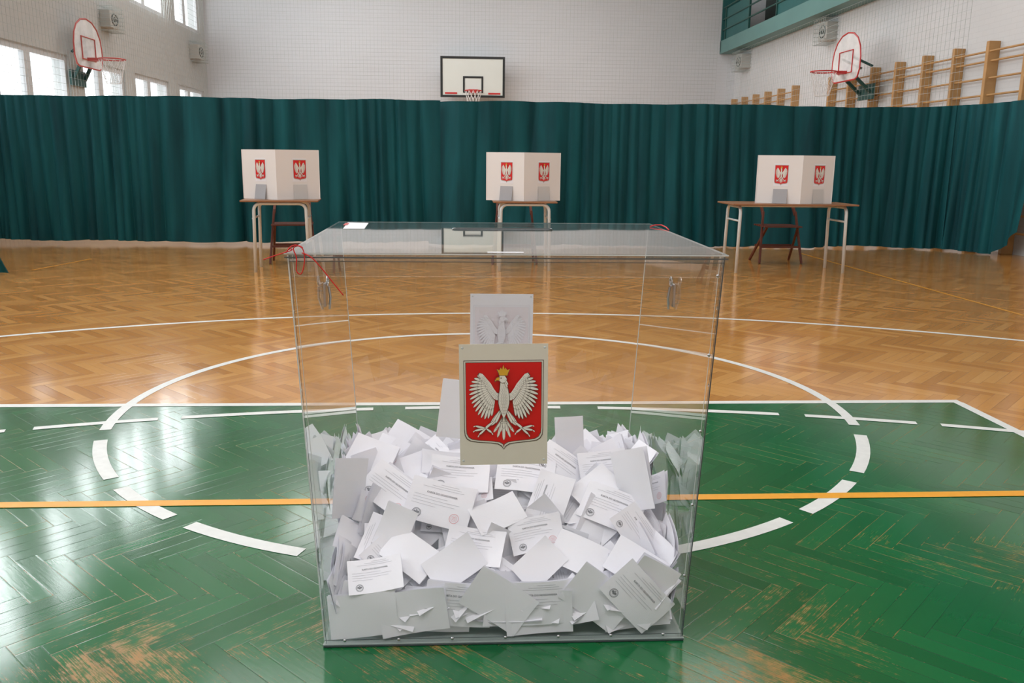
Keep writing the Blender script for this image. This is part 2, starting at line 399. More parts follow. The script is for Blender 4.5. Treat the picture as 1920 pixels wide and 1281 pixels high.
# ------------------------------------------------------------------ curtains
def curtain(name, path, h0, label, seed, top_fn=None, hem_fn=None, amp=.17, lean=0.0):
    rnd = random.Random(seed); pts = [Vector(p) for p in path]
    L = [0]
    for a, b in zip(pts, pts[1:]): L.append(L[-1] + (b - a).length)
    tot = L[-1]; step = .010; n = int(tot / step); nz = 18
    ph = 0; PH = []; a1, a2, a3 = [rnd.uniform(0, 6.28) for _ in range(3)]
    for i in range(n + 1):
        s = i * step
        dens = 1 + .55 * math.sin(s * 1.37 + a1) + .50 * math.sin(s * 3.7 + a2) + .30 * math.sin(s * .53 + a3)
        ph += step * 13.0 * max(.22, dens); PH.append((ph, max(.22, dens)))
    c2 = [rnd.uniform(0, 6.28) for _ in range(6)]
    vs = []; fs = []
    for i in range(n + 1):
        s = min(i * step, tot * .99999)
        j = max(q for q in range(len(L) - 1) if L[q] <= s); t = (s - L[j]) / (L[j + 1] - L[j])
        p = pts[j].lerp(pts[j + 1], t); d = (pts[j + 1] - pts[j]).normalized(); nn = Vector((-d.y, d.x, 0))
        top = h0 + .008 * math.sin(s * 2.1 + seed) + .004 * math.sin(s * 7) + (top_fn(s / tot) if top_fn else 0)
        hem = .012 + .012 * (1 + math.sin(s * 1.3 + c2[0])) * (.5 + .5 * math.sin(s * 4.3)) + (hem_fn(s / tot) if hem_fn else 0)
        P0, dn = PH[i]
        env = (.45 + .65 / (.5 + dn)) * (.8 + .35 * math.sin(s * 2.3 + c2[1]) * math.sin(s * .9 + c2[2]))
        for k in range(nz + 1):
            q = k / nz; z = hem + (top - hem) * q; u_ = 1 - q
            x1 = abs(math.sin(P0 + u_ * .75 * math.sin(s * 1.1 + c2[3]))) ** .75
            x2 = abs(math.sin(P0 * .41 + c2[4] + u_ * 1.1 * math.sin(s * .7 + 1)))
            x3 = math.sin(P0 * 3.1 + c2[5]) * (1 - u_ * .6)
            dis = -(x1 * .8 + x2 * (.25 + .9 * u_) + x3 * .10) + .6
            v = p + nn * dis * amp * (.40 + .50 * u_) * env + d * lean * q; vs.append((v.x, v.y, z))
    for i in range(n):
        for k in range(nz):
            a = i * (nz + 1) + k; fs.append((a, a + nz + 1, a + nz + 2, a + 1))
    mb = MB().add(vs, fs); o = mb.build(name, MT['curtain'], smooth=True)
    return tag(o, label, 'curtain', 'teal dividing curtains')
YC = 12.2; H0 = 1.99
xs = aty(822, 300, YC).x
curtain('curtain', [(-6.8, YC, 0), (xs + .04, YC, 0)], H0, 'long teal curtain half left of the white basketball backboard, behind the left voting desk', 2, None, lambda t: .03)
curtain('curtain', [(xs - .12, YC + .25, 0), (xs + .3, YC, 0), (6.2, YC, 0), (6.85, YC - .25, 0), (7.22, YC - .9, 0), (7.25, YC - 1.5, 0)], H0,
        'long teal curtain half reaching the wall bars, behind middle and right voting desks', 5,
        lambda t: .0 if t < .82 else (t - .82) * .35, lambda t: 0 if t < .93 else (t - .93) * 5)
pe = atz(14, 515)
curtain('curtain', [(pe.x, pe.y, 0), (pe.x - 1.2, pe.y - .1, 0)], 1.9, 'short piece of teal curtain nearest the camera at the left edge', 9, None, None, .08, .75)

# ------------------------------------------------------------------ basketball
def ring_pts(c, r, n=28): return [(c[0] + r * math.cos(2 * math.pi * i / n), c[1] + r * math.sin(2 * math.pi * i / n), c[2]) for i in range(n)]
def hoop_net(mb, c, r, th=.005):
    n = 12
    for i in range(n):
        for sgn in (1, -1):
            pts = []
            for k in range(6):
                q = k / 5; a = 2 * math.pi * (i / n) + sgn * q * .9; rr = r * (1 - .45 * q)
                pts.append((c[0] + rr * math.cos(a), c[1] + rr * math.sin(a), c[2] - .42 * q))
            mb.tube(pts, th, 4)
    mb.tube(ring_pts((c[0], c[1], c[2] - .42), r * .55, 16), th, 4, True)
p0 = aty(826, 182, 24.0); p1 = aty(947, 107, 24.0); cx = (p0.x + p1.x) / 2; bw = (p1.x - p0.x); bh = p1.z - p0.z
bb = empty('basketball_backboard', (cx, 24.0, p0.z)); tag(bb, 'white rectangular backboard with black border and red ring on the far wall', 'backboard')
MB().box((-bw / 2, 0, 0), (bw / 2, .03, bh)).build('board', MT['board'], bb)
fr = MB(); t = .06
fr.box((-bw / 2, -.012, 0), (bw / 2, 0, t)).box((-bw / 2, -.012, bh - t), (bw / 2, 0, bh)).box((-bw / 2, -.012, t), (-bw / 2 + t, 0, bh - t)).box((bw / 2 - t, -.012, t), (bw / 2, 0, bh - t))
fr.build('border', MT['black'], bb)
a0 = aty(868, 175, 24).x - cx; a1 = aty(906, 175, 24).x - cx; b0 = aty(880, 174, 24).z - p0.z; b1 = aty(880, 143, 24).z - p0.z
fr = MB(); t = .05
fr.box((a0, -.012, b0), (a1, 0, b0 + t)).box((a0, -.012, b1 - t), (a1, 0, b1)).box((a0, -.012, b0 + t), (a0 + t, 0, b1 - t)).box((a1 - t, -.012, b0 + t), (a1, 0, b1 - t))
fr.build('target_square', MT['black'], bb)
MB().box((-bw / 2 + .12, -.012, .085), (-.42, -.001, .13)).build('red_strip', MT['red'], bb)
MB().box((.42, -.012, .085), (bw / 2 - .12, -.001, .13)).build('red_strip', MT['red'], bb)
rc_ = ((a0 + a1) / 2, -.40, .15)
MB().tube(ring_pts(rc_, .225), .012, 8, True).box((rc_[0] - .12, -.18, .11), (rc_[0] + .12, -.01, .2)).build('ring', MT['red'], bb)
nm = MB(); hoop_net(nm, rc_, .225, .006); nm.build('net', MT['hoopnet'], bb)
for x in (-.5, .44):
    for z in (.2, .8): MB().box((x, .03, z), (x + .06, .59, z + .06)).build('wall_bracket', MT['dark'], bb)

def side_hoop(X, Y, z0, s, wallx, label, hh=.84, ww=1.16, rm='red'):
    o = empty('basketball_hoop', (X, Y, z0)); tag(o, label, 'basketball hoop')
    pr = [(-.36, 0), (.36, 0), (.44, .04), (.5, .2), (.5, .45), (.46, .66), (.36, .84), (.2, .96), (0, 1.0), (-.2, .96), (-.36, .84), (-.46, .66), (-.5, .45), (-.5, .2), (-.44, .04)]
    P = [(0, y * ww, z * hh) for y, z in pr]
    b = MB(); b.poly(P); b.build('board', MT['boardclear'], o)
    MB().tube(P, .014, 6, True).build('board_rim', MT[rm], o)
    q = [(s * .01, -.28, .14), (s * .01, .28, .14), (s * .01, .28, .52), (s * .01, -.28, .52)]
    MB().tube(q, .011, 6, True).build('target_square', MT[rm], o)
    c = (s * .40, 0, .16)
    MB().tube(ring_pts(c, .225), .012, 8, True).bar((0, 0, .15), (s * .18, 0, .15), .16, .05).build('ring', MT[rm], o)
    nm = MB(); hoop_net(nm, c, .225, .0035); nm.build('net', MT['hoopnet'], o)
    wx = wallx - X
    for yy in (-.22, .22):
        MB().bar((-s * .03, yy, .12), (wx + s * .05, yy, -.2), .05, .05).build('arm', MT['darkgreen'], o)
        MB().bar((-s * .03, yy, .4), (wx + s * .05, yy, .25), .035, .035).build('arm', MT['darkgreen'], o)
    xa, xb = sorted((wx + s * .004, wx + s * .04))
    MB().box((xa, -.3, -.32), (xb, .3, -.05)).build('wall_plate', MT['darkgreen'], o)
side_hoop(-6.75, 16.45, 2.74, 1, XL, 'red-rimmed rounded basketball hoop on the window wall at left', rm='red_faded')
side_hoop(6.9, 15.85, 2.67, -1, XR - .2, 'red-rimmed rounded basketball hoop above the wooden wall bars at right')

# ------------------------------------------------------------------ wall bars
def wall_bars(ys, label):
    o = empty('wall_bars', (XR, ys[0], 0)); tag(o, label, 'wall bars', 'wooden wall bars on the right wall')
    for y in ys:
        MB().box((-.17, y - ys[0] - .035, 0), (0, y - ys[0] + .035, 2.92)).build('post', MT['wood'], o, bevel=.008)
    for i in range(12):
        z = .3 + i * .235 if i < 11 else 2.78
        x = -.11 if i < 11 else -.14
        MB().tube([(x, 0, z), (x, ys[-1] - ys[0], z)], .015, 8).build('rung', MT['wood'], o, smooth=True)
wall_bars([9.7, 10.57, 11.43, 12.3, 13.17, 14.05, 14.95, 15.85, 16.8, 17.7], 'nearer run of wooden wall bars behind the right basketball hoop')
wall_bars([19.7, 20.6, 21.5, 22.4, 23.3, 24.2], 'farther run of wooden wall bars beside the far corner')

# ------------------------------------------------------------------ caged speakers
def speaker(p, s, size, label):
    o = empty('wall_speaker', p); tag(o, label, 'loudspeaker', 'caged speakers on the side walls')
    w_, h_, d_ = size
    MB().box((0, -w_ / 2, -h_ / 2), (s * d_, w_ / 2, h_ / 2)).build('case', MT['speaker'], o, bevel=.01)
    g = MB(); X = s * (d_ + .004)
    g.tube([(X, w_ * .33 * math.cos(a * math.pi / 10), h_ * .33 * math.sin(a * math.pi / 10)) for a in range(20)], .012, 5, True)
    g.tube([(X, w_ * .12 * math.cos(a * math.pi / 6), h_ * .12 * math.sin(a * math.pi / 6)) for a in range(12)], .015, 5, True)
    g.build('speaker_cone', MT['dark'], o)
    c = MB(); W2, H2, D2 = w_ / 2 + .06, h_ / 2 + .06, s * (d_ + .08)
    for i in range(7):
        y = -W2 + 2 * W2 * i / 6; c.tube([(0, y, -H2), (D2, y, -H2), (D2, y, H2), (0, y, H2)], .005, 4)
        z = -H2 + 2 * H2 * i / 6; c.tube([(0, -W2, z), (D2, -W2, z), (D2, W2, z), (0, W2, z)], .005, 4)
    c.build('cage', MT['net'], o)
speaker(atx(195, 37, XL), 1, (.42, .32, .2), 'caged speaker above the left basketball hoop')
speaker(atx(361, 98, XL), 1, (.5, .36, .22), 'caged speaker between windows near the far left corner')
speaker(atx(1562, 60, XR), -1, (.42, .36, .22), 'caged speaker above the right basketball hoop under the balcony')
speaker(atx(1402, 116, XR), -1, (.5, .36, .25), 'caged speaker near the far right corner under the balcony')

# ------------------------------------------------------------------ emblem mesh
def emblem_mesh(mats, name):
    mb = MB(); S = .21 / 171; zc = [0.0]
    def P(pts, mi, dz=.00002, k=1.0):
        zc[0] += dz; mb.poly([(x * S * k, y * S * 1.09 * k, zc[0]) for x, y in pts], mi)
    half = [(77, 80), (77, -48), (76, -58), (72, -65), (65, -69), (52, -71), (26, -73), (12, -75), (5, -79), (0, -85)]
    def shield(k):
        hp = [(x - (k if x > 2 else 0), y - k if y > 0 else (y + k)) for x, y in half]
        return hp + [(-x, y) for x, y in hp[-2::-1]]
    for k, mi in ((0, 0), (1.3, 1), (3.4, 0), (4.4, 2)): P(shield(k)[::-1], mi, .0001)
    P0 = P
    def P(pts, mi): P0(pts, mi, .00002, .96)
    def leaf(b, t, w, mi=3, ol=.8, line=5, bow=0.0):
        b = Vector(b); t = Vector(t); d = t - b; L = d.length; d /= L; nn = Vector((-d.y, d.x))
        def cen(q): return b + d * (q * L) + nn * bow * q * q
        def shp(e):
            st = ((0, .35), (.2, .7), (.45, .95), (.7, 1), (.86, .85), (.96, .45)); out = []
            for q, ww in st: out.append(cen(q) + nn * (w / 2 * ww + e))
            out.append(cen(1) + d * e)
            for q, ww in st[::-1]: out.append(cen(q) - nn * (w / 2 * ww + e))
            return [(p.x, p.y) for p in out][::-1]
        P(shp(ol), line); P(shp(0), mi)
    def disc(c, r, mi, sy=1): P([(c[0] + r * math.cos(a * math.pi / 9), c[1] + r * sy * math.sin(a * math.pi / 9)) for a in range(18)], mi)
    for s in (-1, 1):
        for tip, w_, bw_ in (((18, -56), 4.5, 3), ((13, -49), 3.8, 3), ((11, -65), 4.5, 2), ((6, -54), 4, 1)):
            leaf((s * tip[0] * .12, -26), (s * tip[0], tip[1]), w_, 3, .8, 5, s * bw_)
    leaf((0, -26), (0, -70), 5.5); leaf((0, -20), (0, -48), 4.4)
    P([(-7, -34), (7, -34), (7, -37), (-7, -37)][::-1], 0); P([(-6, -34.5), (6, -34.5), (6, -36.5), (-6, -36.5)][::-1], 3)
    TT = [(27, -22), (34, -27), (41, -28), (48, -25), (54, -19), (59, -12), (63, -4), (66, 4), (69, 12), (70, 21), (70, 30), (68, 38), (64, 46), (58, 52), (51, 57)]
    n_ = len(TT)
    for s in (-1, 1):
        BB = [(19 + 19 * (i / (n_ - 1)) ** .8, 8 + 37 * (i / (n_ - 1)) ** 1.1) for i in range(n_)]
        for b_, t_ in zip(BB, TT): leaf((s * b_[0], b_[1]), (s * t_[0], t_[1]), 4.6, 3, .75, 0, s * -2.4)
        for b_, t_ in zip(BB, TT):
            t2 = (b_[0] + (t_[0] - b_[0]) * .56, b_[1] + (t_[1] - b_[1]) * .56); leaf((s * b_[0], b_[1]), (s * t2[0], t2[1]), 4.2, 3, .6, 5, s * -1)
        for b_, t_ in zip(BB, TT):
            t2 = (b_[0] + (t_[0] - b_[0]) * .33, b_[1] + (t_[1] - b_[1]) * .33); leaf((s * b_[0], b_[1]), (s * t2[0], t2[1]), 3.8, 3, .5)
        arm = [(8, 20), (14, 22), (20, 30), (26, 40), (35, 50), (42, 58), (48, 60), (51, 56), (46, 50), (40, 42), (35, 33), (29, 22), (22, 13), (15, 8), (9, 8)]
        P([(s * x * 1.02 + s * .4, y + .9) for x, y in (arm if s < 0 else arm[::-1])], 0); P([(s * x, y) for x, y in (arm if s < 0 else arm[::-1])], 3)
        for q in range(8):
            for r_ in (0, 1):
                x_, y_ = 13 + q * 3.8 + r_ * 4, 15 + q * 5.2 - r_ * 2.5; leaf((s * x_, y_ + 2), (s * (x_ + 3), y_ - 2.4), 3, 3, .35)
        leaf((s * 4, -10), (s * 26, -40), 9, 3, .8, 0); leaf((s * 5, -12), (s * 17, -36), 4.4); leaf((s * 9, -13), (s * 22, -34), 3.6)
        leaf((s * 21, -33), (s * 38, -46), 4.2, 3, .8, 0)
        for tt in ((58, -41), (59, -50), (50, -58), (25, -54)):
            leaf((s * 36, -46), (s * tt[0], tt[1]), 3.6, 3, .7, 0)
        for tt in ((58, -41), (59, -50), (50, -58), (25, -54)):
            k_ = Vector((tt[0] - 36, tt[1] + 46)).normalized() * 3.5
            leaf((s * tt[0], tt[1]), (s * (tt[0] + k_.x), tt[1] + k_.y - 2.5), 2, 3, .4, 0)
    body = [(-6.5, 46), (-7, 38), (-8, 28), (-10.5, 15), (-10.5, 3), (-8, -8), (-4, -19), (0, -27), (4, -19), (8, -8), (10.5, 3), (10.5, 15), (8.5, 28), (5.5, 38), (4.5, 46)]
    P([(x * 1.12, y * 1.02) for x, y in body], 0); P(body, 3)
    for i, y in enumerate((34, 28, 22, 16, 10, 4, -2, -8, -14)):
        m_ = (2, 3, 3, 4, 4, 4, 3, 3, 2)[i]
        for j in range(m_):
            x = (j - (m_ - 1) / 2) * 4.2; leaf((x, y + 3.2), (x, y - 2.6), 3.6, 3, .3)
    # head turned to the viewer's left
    head = [(-9, 46), (-11, 50), (-9, 54.5), (-4, 56.5), (2, 55), (5.5, 50), (5.5, 43), (-4, 42)]
    P([(x * 1.1 + .2, 49.5 + (y - 49.5) * 1.12) for x, y in head][::-1], 0); P(head[::-1], 3)
    P([(-8, 54), (-15, 52.5), (-19, 46.5), (-18, 43), (-14.5, 46), (-9, 45)], 0); P([(-8.5, 53), (-14.5, 51.6), (-17.6, 46.5), (-17.2, 44.8), (-14.2, 47.2), (-9, 46.5)], 4)
    disc((-5.5, 51), 1.2, 0)
    leaf((3, 48), (8, 38), 3, 3, .5, 0); leaf((2, 44), (7, 33), 3, 3, .5, 0)
    crown = [(-9, 56), (7, 56), (8, 60), (12, 68), (6.5, 66), (3.5, 71), (1.5, 67), (-1, 76), (-3.5, 67), (-6, 71), (-9, 66), (-14, 68), (-10, 60)]
    P([(x * 1.1, 65 + (y - 65) * 1.08) for x, y in crown], 0); P(crown, 4)
    me = bpy.data.meshes.new(name); me.from_pydata(mb.v, [], mb.f)
    for m_ in mats: me.materials.append(m_)
    me.polygons.foreach_set('material_index', mb.m); me.update(); return me
EM = emblem_mesh([MT[k] for k in ('e_out', 'e_cream', 'e_red', 'e_white', 'e_gold', 'e_line')], 'coat_of_arms')
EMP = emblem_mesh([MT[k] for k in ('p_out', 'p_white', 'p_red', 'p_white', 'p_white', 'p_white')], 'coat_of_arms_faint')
def add_emblem(me, parent, M_, sx=1.0, sy=1.0):
    o = bpy.data.objects.new('coat_of_arms', me); col.objects.link(o); o.parent = parent
    o.matrix_local = M_ @ Matrix.Diagonal((sx, sy, 1, 1)); return o

# ------------------------------------------------------------------ voting desks, chairs, screens
def arch(w_, z1, y, r=.014, cr=.07):
    pts = [(-w_ / 2, y, 0), (-w_ / 2 + .012, y, z1 - cr)]
    for i in range(1, 6): a = i / 5 * math.pi / 2; pts.append((-w_ / 2 + .012 + cr - cr * math.cos(a), y, z1 - cr + cr * math.sin(a)))
    return pts + [(-x, yy, zz) for x, yy, zz in pts[::-1]]
def swap(pts): return [(y, x, z) for x, y, z in pts]
def desk(loc, rz, W_, D_, label, side, lw, ld):
    o = empty('school_desk', loc, rz); tag(o, label, 'desk', 'school desks carrying voting screens')
    MB().box((-W_ / 2, -D_ / 2, .744), (W_ / 2, D_ / 2, .762)).build('desktop', MT['desk'], o, bevel=.005)
    for s in (-1, 1):
        pts = swap(arch(ld, .743 - .017, s * lw / 2)) if side else arch(lw, .726, s * ld / 2)
        if side: pts = [(x + s * .015 * (1 - z / .74), y, z) for x, y, z in pts]
        MB().tube(pts, .0175, 10).build('leg_frame', MT['tube'], o, smooth=True)
        MB().tube([(s * lw / 2, -ld / 2, .57), (s * lw / 2, ld / 2, .57)], .011, 8).build('crossbar', MT['tube'], o, smooth=True)
    MB().tube([(-lw / 2, ld / 2 - (0 if not side else ld / 2), .725), (lw / 2, ld / 2 - (0 if not side else ld / 2), .725)], .011, 8).build('rail', MT['tube'], o, smooth=True)
    return o
fl = atz(476, 511)
desk((fl.x + .27, fl.y + .28, 0), R(6), .80, .58, 'small brown school desk nearest the left edge, under a white voting screen', False, .56, .46)
f1 = atz(936, 508); f2 = atz(1030, 508)
desk(((f1.x + f2.x) / 2, f1.y + .24, 0), 0, .70, .56, 'small brown school desk in the middle, straight behind the ballot box', False, .55, .46)
f1 = atz(1379, 512); f2 = atz(1583, 514)
desk(((f1.x + f2.x) / 2 + .01, f1.y + .26, 0), R(-.5), 1.40, .62, 'wide brown school desk on the right with bare top at its end', True, f2.x - f1.x - .03, .5)

def chair(loc, rz, label):
    o = empty('wooden_chair', loc, rz); tag(o, label, 'chair', 'brown chairs behind the voting desks')
    def leg(a, b): MB().bar(a, b, .026, .026).build('leg', MT['chair'], o, bevel=.004)
    for s in (-1, 1):
        leg((s * .26, -.18, .005), (s * .20, -.02, .62)); leg((s * .25, .22, .005), (s * .19, -.16, .44))
        MB().bar((s * .20, -.02, .58), (s * .19, .24, .86), .028, .028).build('back_post', MT['chair'], o)
    MB().bar((-.245, -.13, .20), (.245, -.13, .20), .022, .026).build('stretcher', MT['chair'], o)
    MB().bar((-.235, .10, .20), (.235, .10, .20), .022, .026).build('stretcher', MT['chair'], o)
    st = MB()
    for i in range(6): st.box((-.23, -.2 + i * .07, .44), (.23, -.145 + i * .07, .456))
    st.build('seat', MT['chair'], o)
    MB().box((-.22, .19, .72), (.22, .21, .84)).build('backrest', MT['chair'], o, bevel=.006)
p = atz(1463, 495); chair((p.x, p.y + .18, 0), 0, 'brown wooden chair tucked behind the wide right desk')
p = atz(545, 496); chair((p.x, p.y + .22, 0), R(8), 'brown wooden chair tucked behind the left desk')
p = atz(965, 497); chair((p.x, p.y + .22, 0), 0, 'brown wooden chair behind the middle desk, seen past the box lid')

def screen(pL, yL, pC, yC, pR, yR, pyb, label):
    c = aty(pC, pyb, yC); L = aty(pL, pyb, yL); Rr = aty(pR, pyb, yR)
    o = empty('voting_screen', (c.x, c.y, .763)); tag(o, label, 'voting screen', 'white voting screens on desks')
    hh = .52; th = .006
    for nm, E, sgn in (('left', L, -1), ('right', Rr, 1)):
        v = Vector((E.x - c.x, E.y - c.y, 0)); Ln = v.length; d = v / Ln
        nn = Vector((d.y, -d.x, 0))
        if nn.y > 0: nn = -nn
        inn = -nn * th
        tp = [Vector((0, 0, 0)), d * Ln, d * Ln + inn, inn]
        mb = MB().add([q for q in tp] + [q + Vector((0, 0, hh)) for q in tp], [(0, 1, 2, 3), (4, 7, 6, 5), (0, 4, 5, 1), (1, 5, 6, 2), (2, 6, 7, 3), (3, 7, 4, 0)])
        pan = mb.build('panel', MT['card'], o)
        xa = d if sgn > 0 else -d
        B = Matrix.Identity(4)
        for i in range(3): B[i][0] = xa[i]; B[i][1] = (0, 0, 1)[i]; B[i][2] = nn[i]
        ctr = d * Ln * .5 + xa * .02
        Ms = Matrix.Translation(ctr + Vector((0, 0, .31)) + nn * .0015) @ B
        st = MB().poly([(-.078, -.122, 0), (.078, -.122, 0), (.078, .122, 0), (-.078, .122, 0)]).build('sticker', MT['sheetwhite'], pan)
        st.matrix_local = Ms
        add_emblem(EM, st, Matrix.Translation((0, 0, .001)), .76, 1.0)
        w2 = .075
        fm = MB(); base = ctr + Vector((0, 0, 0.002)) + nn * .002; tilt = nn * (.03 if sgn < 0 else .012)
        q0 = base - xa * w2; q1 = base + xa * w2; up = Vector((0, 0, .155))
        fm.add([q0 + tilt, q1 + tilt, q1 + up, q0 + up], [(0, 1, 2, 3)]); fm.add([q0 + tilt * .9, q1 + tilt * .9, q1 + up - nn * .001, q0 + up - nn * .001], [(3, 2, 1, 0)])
        fm.build('shaded_flap', MT['card_shadow' if sgn < 0 else 'cardlight'], pan)  # greys paint the shade of the cut-out openings onto these rectangles
        MB().bar(d * Ln, d * Ln + Vector((0, 0, hh)), .008, .008).build('edge_fold', MT['card'], pan)
    return o
screen(458, 9.52, 520, 9.27, 600, 9.52, 374, 'white folded voting screen with eagle emblems on the left desk')
screen(912, 9.62, 982, 9.40, 1049, 9.62, 377, 'white folded voting screen with eagle emblems on the middle desk')
screen(1416, 9.48, 1500, 9.27, 1558, 9.42, 382, 'white folded voting screen with eagle emblems on the wide right desk')

# ------------------------------------------------------------------ ballot box
BX, BY = .101, 1.957
wb, wt, D, HT = .453, .503, .85, .984
LT = .010
def hw(z): return wb + (wt - wb) * z / HT
def lz(y): return HT + .006 + LT * y / D
box = empty('ballot_box', (BX, BY, 0))
tag(box, 'tall clear acrylic ballot box holding white ballots, red and white emblem on its front', 'ballot box')
A = MT['acrylic']
MB().poly([(-wb, 0, .012), (wb, 0, .012), (wt, 0, HT), (-wt, 0, HT)]).build('front_panel', A, box)
MB().poly([(wb, D, .012), (-wb, D, .012), (-wt, D, HT + LT), (wt, D, HT + LT)]).build('back_panel', A, box)
MB().poly([(-wb, D, .012), (-wb, 0, .012), (-wt, 0, HT), (-wt, D, HT + LT)]).build('side_panel', A, box)
MB().poly([(wb, 0, .012), (wb, D, .012), (wt, D, HT + LT), (wt, 0, HT)]).build('side_panel', A, box)
MB().box((-wb - .004, -.004, .002), (wb + .004, D + .004, .008)).build('base_panel', MT['base'], box)
lw_ = wt + .006
MB().poly([(-lw_, -.008, lz(0)), (lw_, -.008, lz(0)), (lw_, D + .008, lz(D)), (-lw_, D + .008, lz(D))]).build('lid', MT['lid'], box)
MB().poly([(-lw_, -.008, HT - .012), (lw_, -.008, HT - .012), (lw_, -.008, HT + .006), (-lw_, -.008, HT + .006)]).build('lid_lip', A, box)
le = MB()
for a, b in (((-lw_, -.008), (lw_, -.008)), ((-lw_, D + .008), (lw_, D + .008)), ((-lw_, -.008), (-lw_, D + .008)), ((lw_, -.008), (lw_, D + .008))):
    le.bar((*a, lz(a[1]) - .002), (*b, lz(b[1]) - .002), .0025, .0025)
le.build('lid_edge', MT['edge'], box)
MB().bar((-lw_, -.009, HT - .004), (lw_, -.009, HT - .004), .003, .003).bar((-wt, .001, HT - .014), (wt, .001, HT - .014), .0016, .0016).build('front_rim', MT['edge_dark'], box)
for s in (-1, 1):
    for yy in (0, D):
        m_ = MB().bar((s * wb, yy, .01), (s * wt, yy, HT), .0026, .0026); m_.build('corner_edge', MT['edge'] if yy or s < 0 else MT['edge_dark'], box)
    MB().bar((s * (wb - .010), .002, .01), (s * (wt - .010), .002, HT), .0012, .0012).build('corner_joint', MT['edge'], box)
    MB().bar((s * (wb - .004), -.002, .01), (s * (wt - .004), -.002, HT), .0009, .0009).build('corner_joint', MT['edge_dark'], box)
MB().bar((-wb, -.003, .020), (wb, -.003, .020), .0012, .0012).build('bottom_joint', MT['edge_dark'], box)
MB().bar((-wb - .003, -.004, .004), (wb + .003, -.004, .004), .004, .004).build('bottom_edge', MT['edge_dark'], box)
for i in range(7):
    x = -wb + .05 + (2 * wb - .1) * i / 6; MB().dome((x, -.003, .018), .0045, (0, -1, 0), .003).build('screw', MT['chrome'], box, smooth=True)
for s in (-1, 1):
    for i in range(5):
        z = .09 + i * .19 + (.01 if s > 0 else 0)
        MB().dome((s * (hw(z) + .001), .02, z), .0045, (s, 0, 0), .003).build('screw', MT['chrome'], box, smooth=True)
        if s > 0: MB().dome((s * (hw(z) - .008), -.002, z + .08), .004, (0, -1, 0), .003).build('screw', MT['chrome'], box, smooth=True)
for s in (-1, 1):
    z = .83; X = s * (hw(z) - .004); y = .43
    lt = MB().box((X - .003, y - .022, z - .035), (X + .003, y + .022, z + .03)).build('latch', MT['chrome'], box, bevel=.001)
    MB().tube([(X - s * .007, y + .013 * math.cos(a), z + .036 + .013 * math.sin(a)) for a in [i * math.pi / 6 for i in range(12)]], .0024, 6, True).build('latch_loop', MT['chrome'], lt)
    MB().tube([(X - s * .009, y, z + .02), (X - s * .013, y, z - .01), (X - s * .008, y + .008, z - .045)], .0038, 6).build('latch_lever', MT['chrome'], lt)
sl = MB(); pts = []
for i in range(24):
    a = i * math.pi / 12; yy = .60 + .014 * math.sin(a); pts.append((.01 + (.134 if math.cos(a) > 0 else -.134) + .014 * math.cos(a), yy, lz(yy) + .0012))
sl.tube(pts, .0026, 5, True); sl.build('lid_slot', MT['edge_dark'], box)
def onlid(px, py, dz=.001):
    p_ = atz(px, py, HT + .012)
    for _ in range(4): p_ = atz(px, py, lz(p_.y - BY) + dz)
    return (p_.x - BX, p_.y - BY, p_.z)
MB().poly([onlid(*q, .001) for q in ((643, 429), (683, 429), (691, 418), (652, 417))]).build('lid_label', MT['sheetwhite'], box)
MB().poly([onlid(*q, .002) for q in ((643, 422), (651, 422), (655, 418), (648, 418))]).build('lid_label_mark', MT['red'], box)
MB().box((-.05, .010, HT + .0068), (.034, .024, HT + .0074)).build('lid_strip', MT['sheetwhite'], box)
B90 = Matrix.Rotation(R(90), 4, 'X')
def esheet(cx_, cz_, y, front, name_mat, rot, em):
    Ms = Matrix.Translation((cx_, y, cz_)) @ B90 @ Matrix.Rotation(rot, 4, 'Z')
    sh = MB().box((-.105, -.150, -.0006), (.105, .148, 0)).build('emblem_sheet', name_mat, box); sh.matrix_local = Ms
    add_emblem(em, sh, Matrix.Translation((0, .002, .0005)) @ (Matrix.Scale(-1, 4, (1, 0, 0)) if not front else Matrix.Identity(4)))
    if not front: add_emblem(EM, sh, Matrix.Translation((0, .002, -.0012)) @ Matrix.Rotation(math.pi, 4, 'Y'))
    for sx in (-1, 1):
        for sy in (-1, 1): MB().dome((sx * .097, sy * .139, 0), .003, (0, 0, 1), .0008).build('sheet_pin', MT['edge'], sh)
c = aty(944.5, 759, BY - .003); esheet(c.x - BX, c.z, -.003, True, MT['sheet'], R(.6), EM)
c = aty(940, 633, BY + D - .004); esheet(c.x - BX, c.z, D - .004, False, MT['sheetwhite'], R(-.3), EMP)
def cord(pxs, name='seal_cord'):
    pts = []
    P_ = [aty(a, b, BY + y) - Vector((BX, BY, 0)) for a, b, y in pxs]
    n = len(P_)
    for i in range(n - 1):
        p0_, p1_, p2_, p3_ = P_[max(i - 1, 0)], P_[i], P_[i + 1], P_[min(i + 2, n - 1)]
        for k in range(6):
            t_ = k / 6; pts.append(.5 * ((2 * p1_) + (-p0_ + p2_) * t_ + (2 * p0_ - 5 * p1_ + 4 * p2_ - p3_) * t_ * t_ + (-p0_ + 3 * p1_ - 3 * p2_ + p3_) * t_ ** 3))
    pts.append(P_[-1]); return MB().tube(pts, .0014, 6).build(name, MT['cord'], box, smooth=True)
cord([(536, 474, -.012), (545, 463, -.014), (556, 460, -.012), (568, 468, -.012), (571, 490, -.012), (565, 513, -.012), (556, 508, -.013), (556, 484, -.014), (550, 466, -.012), (560, 461, -.008), (568, 465, -.006)])
cord([(566, 474, -.012), (584, 483, -.014), (602, 502, -.013), (622, 527, -.012), (644, 554, -.012)])
cord([(494, 487, -.012), (520, 478, -.014), (547, 469, -.012), (540, 466, -.012)])
